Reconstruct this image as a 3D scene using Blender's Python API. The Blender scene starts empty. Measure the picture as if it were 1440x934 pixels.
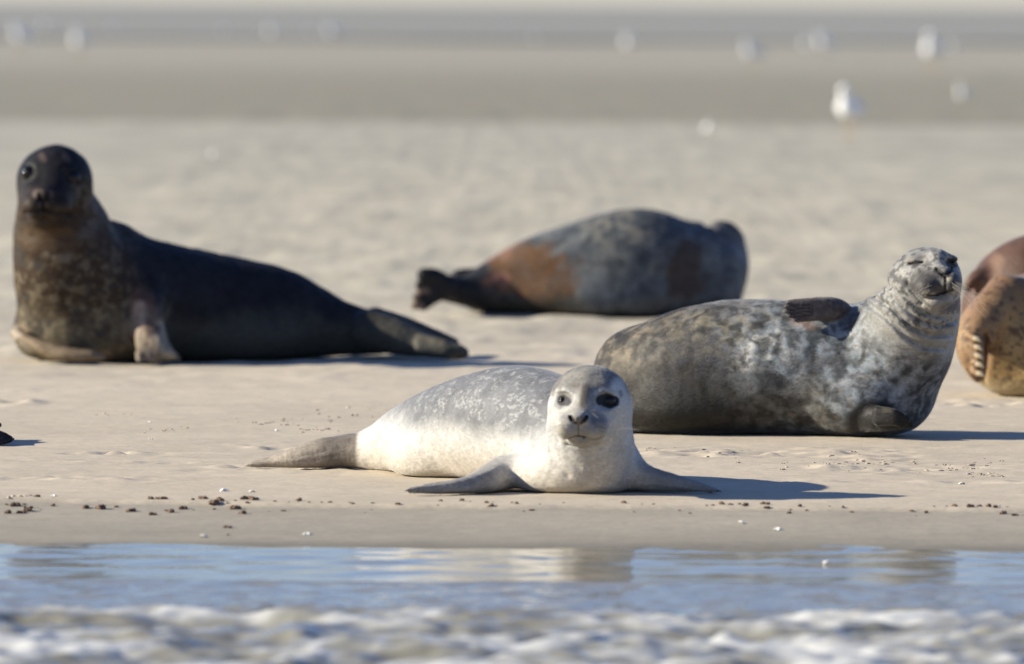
import bpy, math, random
import numpy as np
from mathutils import Matrix, Vector

# ------------------------------------------------------------------ camera
scene = bpy.context.scene
RAD = math.radians
FPX = 11020.0; CAMZ = 1.25
PITCH = RAD(2.385); ROLL = RAD(0.30)
cam_d = bpy.data.cameras.new('camera'); cam = bpy.data.objects.new('camera', cam_d)
scene.collection.objects.link(cam); scene.camera = cam
F_ = np.array([0, math.cos(PITCH), -math.sin(PITCH)])
U0 = np.array([0, math.sin(PITCH), math.cos(PITCH)]); R0 = np.array([1.0, 0, 0])
R_ = R0*math.cos(ROLL) + U0*math.sin(ROLL)
U_ = U0*math.cos(ROLL) - R0*math.sin(ROLL)
CPOS = np.array([0, 0, CAMZ])
cam.matrix_world = Matrix(((R_[0], U_[0], -F_[0], 0), (R_[1], U_[1], -F_[1], 0), (R_[2], U_[2], -F_[2], CAMZ), (0, 0, 0, 1)))
cam_d.sensor_width = 36; cam_d.lens = 36*FPX/1440
cam_d.clip_start = 0.5; cam_d.clip_end = 30000
cam_d.dof.use_dof = True; cam_d.dof.focus_distance = 21.35; cam_d.dof.aperture_fstop = 275.5e-3/0.066

# ------------------------------------------------------------------ light
SUN_EL = RAD(22.7); SUN_AZ = RAD(1.0)        # azimuth: 0 = from the left, positive = swings towards the viewer
sv = Vector((-math.cos(SUN_EL)*math.cos(SUN_AZ), -math.cos(SUN_EL)*math.sin(SUN_AZ), math.sin(SUN_EL)))
sd = bpy.data.lights.new('sun', 'SUN'); so = bpy.data.objects.new('sun', sd); scene.collection.objects.link(so)
so.rotation_euler = sv.to_track_quat('Z', 'Y').to_euler(); so.location = (-8, 0, 6)
sd.energy = 5.0; sd.angle = RAD(0.53); sd.color = (1.0, 0.93, 0.77)
w = bpy.data.worlds.new('World'); scene.world = w; w.use_nodes = True
nt = w.node_tree; nt.nodes.clear()
sky = nt.nodes.new('ShaderNodeTexSky'); sky.sky_type = 'NISHITA'; sky.sun_disc = False
sky.sun_elevation = SUN_EL; sky.sun_rotation = math.atan2(sv.x, sv.y)
sky.air_density = 1.0; sky.dust_density = 0.1; sky.ozone_density = 4.0
bg = nt.nodes.new('ShaderNodeBackground'); bg.inputs[1].default_value = 0.070
wo = nt.nodes.new('ShaderNodeOutputWorld')
tint = nt.nodes.new('ShaderNodeVectorMath'); tint.operation = 'MULTIPLY'; tint.inputs[1].default_value = (.94, .945, 1.19)
nt.links.new(sky.outputs[0], tint.inputs[0]); nt.links.new(tint.outputs[0], bg.inputs[0]); nt.links.new(bg.outputs[0], wo.inputs[0])
scene.view_settings.view_transform = 'Standard'; scene.view_settings.look = 'None'
scene.view_settings.exposure = 0.93; scene.view_settings.gamma = 1.0; scene.view_settings.use_curve_mapping = False
scene.render.engine = 'CYCLES'
scene.cycles.max_bounces = 5; scene.cycles.caustics_reflective = False; scene.cycles.caustics_refractive = False
scene.cycles.use_denoising = True

# ------------------------------------------------------------------ helpers
def ray(px, py):
    r = F_ + R_*((px-720)/FPX) - U_*((py-467)/FPX)
    return r/r[1]
def W(px, py, D):                      # point of a sight line at world distance y = D
    return CPOS + ray(px, py)*D
def onground(px, py, z=0.0):           # where a sight line meets height z
    r = ray(px, py); D = (z-CAMZ)/r[2]
    return CPOS + r*D

def _hash(ix, iy, iz, s):
    h = (ix.astype(np.uint32)*np.uint32(73856093)) ^ (iy.astype(np.uint32)*np.uint32(19349663)) ^ (iz.astype(np.uint32)*np.uint32(83492791)) ^ np.uint32(s*2654435761 % 4294967296)
    h ^= h >> np.uint32(15); h *= np.uint32(2246822519); h ^= h >> np.uint32(13); h *= np.uint32(3266489917); h ^= h >> np.uint32(16)
    return h.astype(np.float64)/4294967295.0
def vnoise(P, s=0):
    i = np.floor(P).astype(np.int64); f = P-i; f = f*f*f*(f*(f*6-15)+10)
    i = i & 0xffffffff
    o = 0
    for dx in (0, 1):
        wx = f[:, 0] if dx else 1-f[:, 0]
        for dy in (0, 1):
            wy = f[:, 1] if dy else 1-f[:, 1]
            for dz in (0, 1):
                wz = f[:, 2] if dz else 1-f[:, 2]
                o = o + wx*wy*wz*_hash(i[:, 0]+dx, i[:, 1]+dy, i[:, 2]+dz, s)
    return o
def fbm(P, scale, octs=3, s=0, st=(1, 1, 1)):      # scale = feature size in metres, result about 0..1
    Q = P/(np.array(st)*scale); a = 1; t = 0; o = 0
    for k in range(octs):
        o = o + a*vnoise(Q*(2.03**k)+k*17.3, s+k); t += a; a *= .5
    return o/t
def sstep(a, b, x):
    t = np.clip((x-a)/(b-a), 0, 1); return t*t*(3-2*t)
def smin(a, b, k):
    h = np.clip(.5+.5*(b-a)/k, 0, 1); return b*(1-h)+a*h-k*h*(1-h)
def smax(a, b, k): return -smin(-a, -b, k)

def catmull(pts, n):
    pts = np.array(pts, float); N = len(pts)
    P = np.vstack([2*pts[0]-pts[1], pts, 2*pts[-1]-pts[-2]])
    out = []
    for i in range(N-1):
        p0, p1, p2, p3 = P[i:i+4]
        for t in np.linspace(0, 1, n, endpoint=False):
            out.append(.5*((2*p1)+(-p0+p2)*t+(2*p0-5*p1+4*p2-p3)*t*t+(-p0+3*p1-3*p2+p3)*t**3))
    out.append(pts[-1]); return np.array(out)

# --- a body is sculpted as one distance field: primitives melted together, grooves cut in, then meshed
class Chain:                                        # spine of varying radius, optionally squashed along an axis
    def __init__(s, pts, n=5, axis=None, sq=1.0):   # pts rows: x y z r ; sq>1 flattens along axis
        q = catmull(pts, n) if n > 1 else np.array(pts, float)
        s.a = None if axis is None else np.array(axis, float)/np.linalg.norm(axis); s.sq = sq
        s.c0 = q[:, :3].mean(0); s.P = s.tr(q[:, :3]); s.r = q[:, 3]
        s.c = q[:, :3].mean(0); s.R = (np.linalg.norm(q[:, :3]-s.c, axis=1)+s.r).max()
    def tr(s, p):
        if s.a is None: return p
        return p + ((p-s.c0)@s.a)[:, None]*s.a*(s.sq-1)
    def __call__(s, p):
        p = s.tr(p); best = None
        for i in range(len(s.r)-1):
            a = s.P[i]; ab = s.P[i+1]-a; L = ab@ab+1e-12
            pa = p-a; t = np.clip((pa@ab)/L, 0, 1)
            d = pa-t[:, None]*ab
            v = np.sqrt(np.einsum('ij,ij->i', d, d)) - (s.r[i]+t*(s.r[i+1]-s.r[i]))
            best = v if best is None else np.minimum(best, v)
        return best/max(s.sq, 1) if s.sq != 1 else best
class Ell:
    def __init__(s, c, r, rot=(0, 0, 0)):
        s.c = np.array(c, float); s.r = np.array(r, float); s.R = max(r)
        from mathutils import Euler
        s.M = np.array(Euler(rot).to_matrix())
    def __call__(s, p):
        q = (p-s.c)@s.M
        k0 = np.linalg.norm(q/s.r, axis=1); k1 = np.linalg.norm(q/(s.r**2), axis=1)+1e-9
        return k0*(k0-1)/k1
class Sculpt:
    def __init__(s): s.ops = []
    def add(s, prim, k=.02): s.ops.append(('add', prim, k, prim.c, prim.R+k*1.5+.02)); return s
    def sub(s, prim, k=.01): s.ops.append(('sub', prim, k, prim.c, prim.R+k*1.5)); return s
    def disp(s, fn, c, R): s.ops.append(('disp', fn, 0, np.array(c, float), R)); return s
    def floor(s, z=0.0, k=.03): s.ops.append(('floor', z, k, None, None)); return s
    def __call__(s, P):
        d = np.full(len(P), 9.0)
        for i, (op, f, k, c, R) in enumerate(s.ops):
            if op == 'floor':
                d = smax(d, f-P[:, 2], k); continue
            if op == 'add':
                dist = np.linalg.norm(P-c, axis=1)-f.R
                m = dist < np.minimum(d, 9)+k*1.2 if i else np.ones(len(P), bool)
                if m.any(): d[m] = smin(d[m], f(P[m]), k)
            else:
                m = (np.linalg.norm(P-c, axis=1) < R) & (d < .12)
                if not m.any(): continue
                if op == 'sub': d[m] = smax(d[m], -f(P[m]), k)
                else: d[m] = d[m] + f(P[m])
        return d
    def hit(s, px, py, D0, D1, n=900):              # where a line from the camera first meets the body
        Ds = np.linspace(D0, D1, n); P = CPOS + ray(px, py)[None]*Ds[:, None]
        v = s(P); i = np.argmax(v < 0)
        return P[i] if v[i] < 0 else P[n//2]
def extract(S, lo, hi, h):
    lo = np.array(lo, float); hi = np.array(hi, float); B = 4
    nb = np.ceil((hi-lo)/(h*B)).astype(int)
    ax = [lo[i]+(np.arange(nb[i])+.5)*h*B-h*.5 for i in range(3)]
    G = np.stack(np.meshgrid(*ax, indexing='ij'), -1).reshape(-1, 3)
    cv = np.concatenate([S(g) for g in np.array_split(G, max(1, len(G)//400000))]).reshape(nb)
    act = np.argwhere(np.abs(cv) < h*B*1.15)
    F = np.repeat(np.repeat(np.repeat(cv.astype(np.float32), B, 0), B, 1), B, 2)
    off = np.stack(np.meshgrid(*[np.arange(B)]*3, indexing='ij'), -1).reshape(-1, 3)
    idx = (act[:, None, :]*B+off[None]).reshape(-1, 3)
    for ch in np.array_split(idx, max(1, len(idx)//400000)):
        F[ch[:, 0], ch[:, 1], ch[:, 2]] = S(lo+ch*h)
    I = F < 0
    n = np.array(F.shape)
    s8 = np.zeros(n-1, np.uint8)
    for dx in (0, 1):
        for dy in (0, 1):
            for dz in (0, 1):
                s8 += I[dx:n[0]-1+dx, dy:n[1]-1+dy, dz:n[2]-1+dz]
    cells = np.argwhere((s8 > 0) & (s8 < 8))
    vid = np.full(n-1, -1, np.int32); vid[cells[:, 0], cells[:, 1], cells[:, 2]] = np.arange(len(cells))
    acc = np.zeros((len(cells), 3)); cnt = np.zeros(len(cells))
    cor = [(a, b, c) for a in (0, 1) for b in (0, 1) for c in (0, 1)]
    val = {c: F[cells[:, 0]+c[0], cells[:, 1]+c[1], cells[:, 2]+c[2]] for c in cor}
    for a in cor:
        for axn in range(3):
            if a[axn]: continue
            b = list(a); b[axn] = 1; b = tuple(b)
            va, vb = val[a], val[b]; m = (va < 0) != (vb < 0)
            t = np.where(m, va/np.where(m, va-vb, 1), 0)
            p = np.tile(np.array(a, float), (len(cells), 1)); p[:, axn] = t
            acc[m] += p[m]; cnt[m] += 1
    V = lo+(cells+acc/cnt[:, None])*h
    Q = []
    for axn in range(3):
        u, v = [(1, 2), (2, 0), (0, 1)][axn]
        sl0 = [slice(1, n[i]-1) for i in range(3)]; sl1 = list(sl0)
        sl0[axn] = slice(0, n[axn]-1); sl1[axn] = slice(1, n[axn])
        A = I[tuple(sl0)]; Bv = I[tuple(sl1)]
        e = np.argwhere(A != Bv)
        if not len(e): continue
        flip = A[e[:, 0], e[:, 1], e[:, 2]]
        base = e.copy(); base[:, [i for i in range(3) if i != axn]] += 1
        def g(du, dv):
            q = base.copy(); q[:, u] += du; q[:, v] += dv
            return vid[q[:, 0], q[:, 1], q[:, 2]]
        q = np.stack([g(-1, -1), g(0, -1), g(0, 0), g(-1, 0)], 1)
        q[~flip] = q[~flip][:, ::-1]
        Q.append(q)
    Q = np.concatenate(Q); Q = Q[(Q >= 0).all(1)]
    return V, Q
def smooth(V, Q, it=2, lam=.5):
    E = np.concatenate([Q[:, [0, 1]], Q[:, [1, 2]], Q[:, [2, 3]], Q[:, [3, 0]]])
    for k in range(it*2):
        l = lam if k % 2 == 0 else -lam*.96
        s = np.zeros_like(V); c = np.bincount(np.concatenate([E[:, 0], E[:, 1]]), minlength=len(V)).astype(float)
        for j in range(3):
            s[:, j] = np.bincount(E[:, 0], V[E[:, 1], j], len(V))+np.bincount(E[:, 1], V[E[:, 0], j], len(V))
        V = V+l*(s/c[:, None]-V)
    return V
def normals(V, Q):
    n = np.cross(V[Q[:, 2]]-V[Q[:, 0]], V[Q[:, 3]]-V[Q[:, 1]])
    N = np.zeros_like(V)
    for j in range(3):
        for k in range(4): N[:, j] += np.bincount(Q[:, k], n[:, j], len(V))
    return N/(np.linalg.norm(N, axis=1)[:, None]+1e-12)

def mesh_obj(name, V, Fc, mat, parent=None, col=None, smooth_=True, loc=None):
    me = bpy.data.meshes.new(name)
    V = np.asarray(V, float)
    if loc is not None: V = V-np.array(loc)
    Fc = np.asarray(Fc); k = Fc.shape[1]
    me.vertices.add(len(V)); me.vertices.foreach_set('co', V.ravel())
    me.loops.add(Fc.size); me.loops.foreach_set('vertex_index', Fc.ravel().astype(np.int32))
    me.polygons.add(len(Fc)); me.polygons.foreach_set('loop_start', np.arange(0, Fc.size, k, dtype=np.int32))
    me.update(calc_edges=True); me.validate()
    me.polygons.foreach_set('use_smooth', np.full(len(me.polygons), smooth_))
    if col is not None:
        a = me.attributes.new('Col', 'FLOAT_COLOR', 'POINT')
        c4 = np.ones((len(V), 4)); c4[:, :col.shape[1]] = col; a.data.foreach_set('color', c4.ravel())
    me.materials.append(mat)
    o = bpy.data.objects.new(name, me); scene.collection.objects.link(o)
    if parent is not None: o.parent = parent
    elif loc is not None: o.location = loc
    return o
def tag(o, label=None, cat=None, group=None, kind=None):
    if label: o['label'] = label
    if cat: o['category'] = cat
    if group: o['group'] = group
    if kind: o['kind'] = kind
    return o
def sphere(c, r, nu=20, nv=14):
    c = np.array(c, float); r = np.array(r, float)*np.ones(3)
    V = []; Fc = []
    for j in range(nv+1):
        th = math.pi*(j+.001)/(nv+.002)
        for i in range(nu):
            ph = 2*math.pi*i/nu
            V.append(c+r*np.array([math.sin(th)*math.cos(ph), math.sin(th)*math.sin(ph), math.cos(th)]))
    for j in range(nv):
        for i in range(nu):
            Fc.append((j*nu+i, (j+1)*nu+i, (j+1)*nu+(i+1) % nu, j*nu+(i+1) % nu))
    return np.array(V), np.array(Fc)
def tube(pts, rs, ns=6):
    pts = np.array(pts, float); V = []; Fc = []
    for i, p in enumerate(pts):
        t = pts[min(i+1, len(pts)-1)]-pts[max(i-1, 0)]; t = t/np.linalg.norm(t)
        a = np.cross(t, [0, 0, 1.0]) if abs(t[2]) < .9 else np.cross(t, [1.0, 0, 0]); a /= np.linalg.norm(a); b = np.cross(t, a)
        for k in range(ns):
            an = 2*math.pi*k/ns; V.append(p+rs[i]*(a*math.cos(an)+b*math.sin(an)))
    for i in range(len(pts)-1):
        for k in range(ns):
            Fc.append((i*ns+k, i*ns+(k+1) % ns, (i+1)*ns+(k+1) % ns, (i+1)*ns+k))
    return np.array(V), np.array(Fc)
def merge(parts):
    V = []; Fc = []; n = 0
    for v, f in parts: V.append(v); Fc.append(np.asarray(f)+n); n += len(v)
    return np.concatenate(V), np.concatenate(Fc)

# ------------------------------------------------------------------ materials
def mat(name, col=(.5, .5, .5), rough=.6, attr=False, bump=0, bscale=100, bstr=1, stretch=(1, 1, 1), sheen=0, spec=.5, coat=0, mottle=0, mscale=60, metal=0, ior=1.45):
    m = bpy.data.materials.new(name); m.use_nodes = True; t = m.node_tree; p = t.nodes['Principled BSDF']
    p.inputs['Roughness'].default_value = rough; p.inputs['Specular IOR Level'].default_value = spec; p.inputs['IOR'].default_value = ior
    p.inputs['Sheen Weight'].default_value = sheen; p.inputs['Sheen Roughness'].default_value = .4
    p.inputs['Coat Weight'].default_value = coat
    tc = t.nodes.new('ShaderNodeTexCoord'); mp = t.nodes.new('ShaderNodeMapping'); mp.inputs['Scale'].default_value = stretch
    t.links.new(tc.outputs['Object'], mp.inputs[0])
    src = None
    if attr:
        a = t.nodes.new('ShaderNodeAttribute'); a.attribute_name = 'Col'; src = a.outputs['Color']
    else:
        r = t.nodes.new('ShaderNodeRGB'); r.outputs[0].default_value = (*col, 1); src = r.outputs[0]
    if mottle:
        n = t.nodes.new('ShaderNodeTexNoise'); n.inputs['Scale'].default_value = mscale; n.inputs['Detail'].default_value = 4
        t.links.new(mp.outputs[0], n.inputs['Vector'])
        mr = t.nodes.new('ShaderNodeMapRange'); mr.inputs[1].default_value = .3; mr.inputs[2].default_value = .7
        mr.inputs[3].default_value = 1-mottle; mr.inputs[4].default_value = 1+mottle
        t.links.new(n.outputs['Fac'], mr.inputs[0])
        mx = t.nodes.new('ShaderNodeVectorMath'); mx.operation = 'SCALE'
        t.links.new(src, mx.inputs[0]); t.links.new(mr.outputs[0], mx.inputs['Scale']); src = mx.outputs[0]
    t.links.new(src, p.inputs['Base Color'])
    if bump:
        n = t.nodes.new('ShaderNodeTexNoise'); n.inputs['Scale'].default_value = bscale; n.inputs['Detail'].default_value = 3
        t.links.new(mp.outputs[0], n.inputs['Vector'])
        b = t.nodes.new('ShaderNodeBump'); b.inputs['Distance'].default_value = bump; b.inputs['Strength'].default_value = bstr
        t.links.new(n.outputs['Fac'], b.inputs['Height']); t.links.new(b.outputs[0], p.inputs['Normal'])
    return m
FUR = mat('seal_fur', attr=True, rough=.6, bump=.0022, bscale=55, stretch=(1, 1, 1.7), sheen=.12, spec=.3, mottle=.16, mscale=110)
FURW = mat('sleek_wet_fur', attr=True, rough=.54, bump=.003, bscale=45, stretch=(.6, 1, 1.5), sheen=.0, spec=.12, mottle=.2, mscale=60)
EYE = mat('eye_surface', (.006, .005, .005), .10, spec=.35)
CLAW = mat('claw_horn', (.42, .34, .22), .4)
CLAWD = mat('dark_claw_horn', (.06, .05, .05), .35)
WHISK = mat('whisker_hair', (.42, .38, .32), .4)
HAIR = mat('fine_hair', attr=True, rough=.6, sheen=.2, spec=.3)
# ------------------------------------------------------------------ ground, water, far flats
def axis_pts(lo_d, hi_d, step, lo, hi, g=1.06):
    c = list(np.arange(lo_d, hi_d, step)); s = step; x = c[-1]
    while x < hi: s *= g; x += s; c.append(x)
    s = step; x = c[0]; L = []
    while x > lo: s *= g; x -= s; L.append(x)
    return np.array(L[::-1]+c)
def grid_mesh(name, xs, ys, zf, matl, colf=None):
    X, Y = np.meshgrid(xs, ys, indexing='ij'); P = np.stack([X.ravel(), Y.ravel(), np.zeros(X.size)], 1)
    P[:, 2] = zf(P); nx, ny = len(xs), len(ys)
    i, j = np.meshgrid(np.arange(nx-1), np.arange(ny-1), indexing='ij'); b = (i*ny+j).ravel()
    Q = np.stack([b, b+ny, b+ny+1, b+1], 1)
    return mesh_obj(name, P, Q, matl, col=colf(P) if colf is not None else None)
WZ = -0.04
def scarpD(x):                       # distance of the small wet step in the sand
    Q = np.stack([x, np.zeros_like(x), np.zeros_like(x)], 1)
    return 19.58 + .10*(fbm(Q, .5, 3, 11)-.5) + .05*(fbm(Q, .17, 4, 12)-.5) - .045*x + .05*np.abs(x)
def ground_z(P):
    x, y = P[:, 0], P[:, 1]
    sD = scarpD(x)
    z = -.010*sstep(sD+.012, sD-.02, y) - .030*np.clip((sD-y)/(sD-18.66), 0, 1) - .05*np.clip(18.66-y, 0, 200)
    dry = sstep(19.6, 19.9, y)
    near = sstep(60, 26, y)
    Q = P*np.array([1, 1, 0])
    z += dry*(.006*(fbm(Q, .35, 3, 3, (1, .6, 1))-.5) + .0028*(fbm(Q, .035, 3, 4, (1.6, 1, 1))-.5))
    lump = sstep(23.5, 30, y)*sstep(140, 50, y)
    z += lump*(.034*np.maximum(fbm(Q, .16, 3, 5, (1, 2.2, 1))-.42, 0) + .03*(fbm(Q, .5, 2, 6, (1, 2.5, 1))-.5))
    # trampled bands and little pits near the animals
    for (cy, wd, amp, s) in ((21.75, .40, .045, 21), (21.2, .2, .03, 22), (24.5, .6, .035, 23), (20.6, .12, .02, 24)):
        n = fbm(Q, .05, 3, s, (1.3, 1.5, 1)); patch = sstep(.50, .62, fbm(Q, .55, 2, s+4, (1, .6, 1)))
        z += np.exp(-((y-cy)/wd)**2)*patch*amp*(n-.5)
    wet = 1-dry
    z += wet*(.0014*(fbm(Q, .06, 2, 7, (2.5, 1, 1))-.5)+.013*(fbm(Q, .6, 3, 9, (1, .6, 1))-.5))
    far = sstep(70, 90, y)
    z += -.12*sstep(83, 86, y+ .02*x) + far*.05*(fbm(Q, 3, 2, 8, (3, 1, 1))-.5)
    return z
def ground_col(P):
    x, y = P[:, 0], P[:, 1]; Q = P*np.array([1, 1, 0])
    dry = np.array([.49, .415, .312]); wet = np.array([.285, .255, .20]); mid = np.array([.415, .375, .285])
    c = np.tile(dry, (len(P), 1))
    def mix(c, k, m): return c*(1-m[:, None])+np.array(k)*m[:, None]
    c = mix(c, mid, sstep(23, 36, y)*.9)
    c = mix(c, (.365, .335, .265), sstep(38, 75, y))
    sD = scarpD(x)
    c = mix(c, wet, sstep(sD+.01, sD-.03, y)*(.72+.28*sstep(19.4, 18.7, y)))
    c *= (1-.35*sstep(18.85, 18.6, y))[:, None]
    tan = sstep(83.5, 86, y+.02*x)*(1-.75*sstep(120, 215, y))
    c = mix(c, (.250, .228, .170), tan)
    c = mix(c, (.32, .295, .235), sstep(150, 235, y)*.8)
    band = fbm(Q, 1.4, 3, 31, (3.5, 1, 1)); c *= (.93+.14*band)[:, None]
    st = fbm(Q, .14, 4, 35, (2.2, 1.6, 1)); c *= (1+.20*sstep(40, 25, y)*(st-.5))[:, None]
    f = fbm(Q, .035, 3, 33, (1.5, 1, 1)); nearm = sstep(45, 25, y)*.10
    c *= (1+nearm*(f-.5)*2)[:, None]
    g = fbm(Q, .22, 3, 34, (1.2, 2.0, 1)); c *= (1+.22*sstep(24, 32, y)*sstep(160, 80, y)*(g-.5)*2)[:, None]
    return c
SAND = mat('beach_sand', attr=True, rough=.9, bump=.004, bscale=45, bstr=.55, stretch=(.6, 1, 1), spec=.25, mottle=.07, mscale=120)
g = grid_mesh('ground', axis_pts(-2.3, 2.3, .016, -6000, 6000, 1.09), axis_pts(18.2, 24.2, .016, -120, 14000, 1.022), ground_z, SAND, ground_col)
tag(g, kind='structure')

# sea on the horizon, beyond the flats
def water_mat(name, base, rough, b1, s1, st, foam=False):
    m = bpy.data.materials.new(name); m.use_nodes = True; t = m.node_tree; p = t.nodes['Principled BSDF']
    p.inputs['Base Color'].default_value = (*base, 1); p.inputs['Roughness'].default_value = rough; p.inputs['IOR'].default_value = 1.33
    tc = t.nodes.new('ShaderNodeTexCoord'); mp = t.nodes.new('ShaderNodeMapping'); mp.inputs['Scale'].default_value = st
    t.links.new(tc.outputs['Object'], mp.inputs[0])
    n = t.nodes.new('ShaderNodeTexNoise'); n.inputs['Scale'].default_value = s1; n.inputs['Detail'].default_value = 4
    t.links.new(mp.outputs[0], n.inputs['Vector'])
    b = t.nodes.new('ShaderNodeBump'); b.inputs['Distance'].default_value = b1
    t.links.new(n.outputs['Fac'], b.inputs['Height']); t.links.new(b.outputs[0], p.inputs['Normal'])
    if foam:
        a = t.nodes.new('ShaderNodeAttribute'); a.attribute_name = 'Col'
        sp = t.nodes.new('ShaderNodeSeparateColor'); t.links.new(a.outputs['Color'], sp.inputs[0])
        mx = t.nodes.new('ShaderNodeMix'); mx.data_type = 'RGBA'; mx.inputs[6].default_value = (*base, 1); mx.inputs[7].default_value = (.82, .82, .8, 1)
        t.links.new(sp.outputs[0], mx.inputs[0]); t.links.new(mx.outputs[2], p.inputs['Base Color'])
        ma = t.nodes.new('ShaderNodeMapRange'); ma.inputs[3].default_value = rough; ma.inputs[4].default_value = .8
        t.links.new(sp.outputs[0], ma.inputs[0]); t.links.new(ma.outputs[0], p.inputs['Roughness'])
        mb = t.nodes.new('ShaderNodeMath'); mb.operation = 'MULTIPLY'; mb.inputs[1].default_value = 1.0   # bump strength from G
        t.links.new(sp.outputs[1], mb.inputs[0]); t.links.new(mb.outputs[0], b.inputs['Strength'])
    return m
SEA = water_mat('far_sea_water', (.27, .26, .225), .8, .25, .6, (.3, 1, 1))
V = np.array([(-9000, 300, -.04), (9000, 300, -.04), (12000, 13000, -.03), (-12000, 13000, -.03)]) 
o = mesh_obj('sea', V, [(0, 1, 2, 3)], SEA); tag(o, kind='structure')

# tidal water in the foreground: still pool by the sand, then ripples and small broken waves
def pool_edge(x):
    Q = np.stack([x, np.zeros_like(x), np.zeros_like(x)], 1)
    return 17.5 + .10*(fbm(Q, .5, 3, 61)-.5) + .05*(fbm(Q, .08, 2, 62)-.5)
def wave_parts(P):
    x, y = P[:, 0], P[:, 1]; Q = P*np.array([1, 1, 0])
    rip = sstep(0.02, -.10, y-pool_edge(x)); surf = sstep(16.80, 16.35, y + .25*(fbm(Q, .6, 2, 63, (1, .4, 1))-.5))
    n1 = fbm(Q, .24, 4, 64, (1.15, .9, 1)); n2 = fbm(Q, .08, 3, 65, (1.4, .9, 1)); n3 = fbm(Q, .03, 2, 66, (1.8, .8, 1))
    return rip, surf, n1, n2, n3
def water_z(P):
    rip, surf, n1, n2, n3 = wave_parts(P)
    edge = np.exp(-((P[:, 1]-pool_edge(P[:, 0])+.03)/.03)**2)*.004
    w = 1-np.abs(n1*2-1)                                  # ridged crests
    return WZ + (1-rip)*(.0105*(fbm(P*np.array([1,1,0]), .17, 3, 67, (1.6, 1, 1))-.5)+.0015*(n2-.5)) + edge + rip*(.010*(n2-.5)+.008*(n3-.5)) + surf*(.044*(w-.62)+.024*(n2-.5)+.012*(n3-.5))
def water_col(P):
    rip, surf, n1, n2, n3 = wave_parts(P); Q = P*np.array([1, 1, 0])
    w = 1-np.abs(n1*2-1)
    f = fbm(Q, .17, 3, 71, (1.2, 1.4, 1)); f2 = fbm(Q, .05, 3, 72, (1.2, 1.2, 1))
    foam = .55*surf*sstep(.46, .72, f*.62+f2*.2+(w-.5)*.40)
    return np.stack([foam, .35+.65*rip, surf], 1)
WAT = water_mat('tidal_water', (.24, .225, .175), .07, .0022, 30, (.30, 1, 1), foam=True)
def water_rows():
    return np.concatenate([axis_pts(14.2, 18.9, .016, -120, 18.9, 1.06)])
o = grid_mesh('water', axis_pts(-1.9, 1.9, .016, -600, 600, 1.10), water_rows(), water_z, WAT, water_col)
tag(o, kind='structure')
# ------------------------------------------------------------------ sculpting shorthands
def wp(px, py, D, r): return [*W(px, py, D), r]
def d2line(P, pts, D):                 # distance in the upright plane facing the viewer, to a polyline of marks
    Z = np.array([W(a, b, D) for a, b in pts])[:, [0, 2]]; q = P[:, [0, 2]]; best = np.full(len(P), 9.)
    if len(Z) == 1: return np.linalg.norm(q-Z[0], axis=1)
    for a, b in zip(Z[:-1], Z[1:]):
        ab = b-a; t = np.clip(((q-a)@ab)/(ab@ab), 0, 1); best = np.minimum(best, np.linalg.norm(q-a-t[:, None]*ab, axis=1))
    return best
def groove(S, pts, D, wd, amp, front):  # amp>0 cuts in, <0 raises
    c = np.mean([W(a, b, D) for a, b in pts], 0); R = max(np.linalg.norm(W(a, b, D)-c) for a, b in pts)+wd*3+.07
    S.disp(lambda P: amp*np.exp(-(d2line(P, pts, D)/wd)**2)*(P[:, 1] < front), c, R)
def mark(P, pts, D, wd, soft, front):
    return sstep(wd+soft, wd, d2line(P, pts, D))*(P[:, 1] < front)
def blob(P, c, r, soft=.5):            # soft round patch round a point
    d = np.linalg.norm(P-np.array(c), axis=1)/r; return sstep(1+soft, 1-soft, d)
def near(P, prims, d0=.003, soft=.008):      # 1 on the surface that a limb made
    d = np.min([p(P) for p in prims], 0); return sstep(d0+soft, d0, d)
def warp(P, amp, sc, s):
    return P+amp*2*(np.stack([fbm(P, sc, 3, s+7*i) for i in range(3)], 1)-.5)
def mixc(c, k, m): return c*(1-m[:, None])+np.asarray(k)*m[:, None]
def seal(name, S, lo, hi, h, colf, m, label, cat='seal', sm=1, base=None):
    V, Q = extract(S, lo, hi, h); V = smooth(V, Q, sm)
    N = normals(V, Q); C = np.clip(colf(V, N), 0.004, .9)
    b = np.array(base); o = mesh_obj(name, V, Q, m, col=C, loc=b)
    tag(o, label, cat); return o, b, V, Q, N, C
def child(name, vf, m, par, b, label=None):
    o = mesh_obj(name, vf[0]-b, vf[1], m, parent=par)
    if label: o['label'] = label
    return o
def whiskers(par, b, roots, m=WHISK, r=.0006, name='whisker'):
    for (p, q, sag) in roots:
        p = np.array(p); q = np.array(q); pts = []
        for t in np.linspace(0, 1, 6): pts.append(p+(q-p)*t+np.array([0, 0, -sag*t*t]))
        child(name, tube(pts, np.linspace(r, r*.35, 6), 4), m, par, b)
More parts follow.
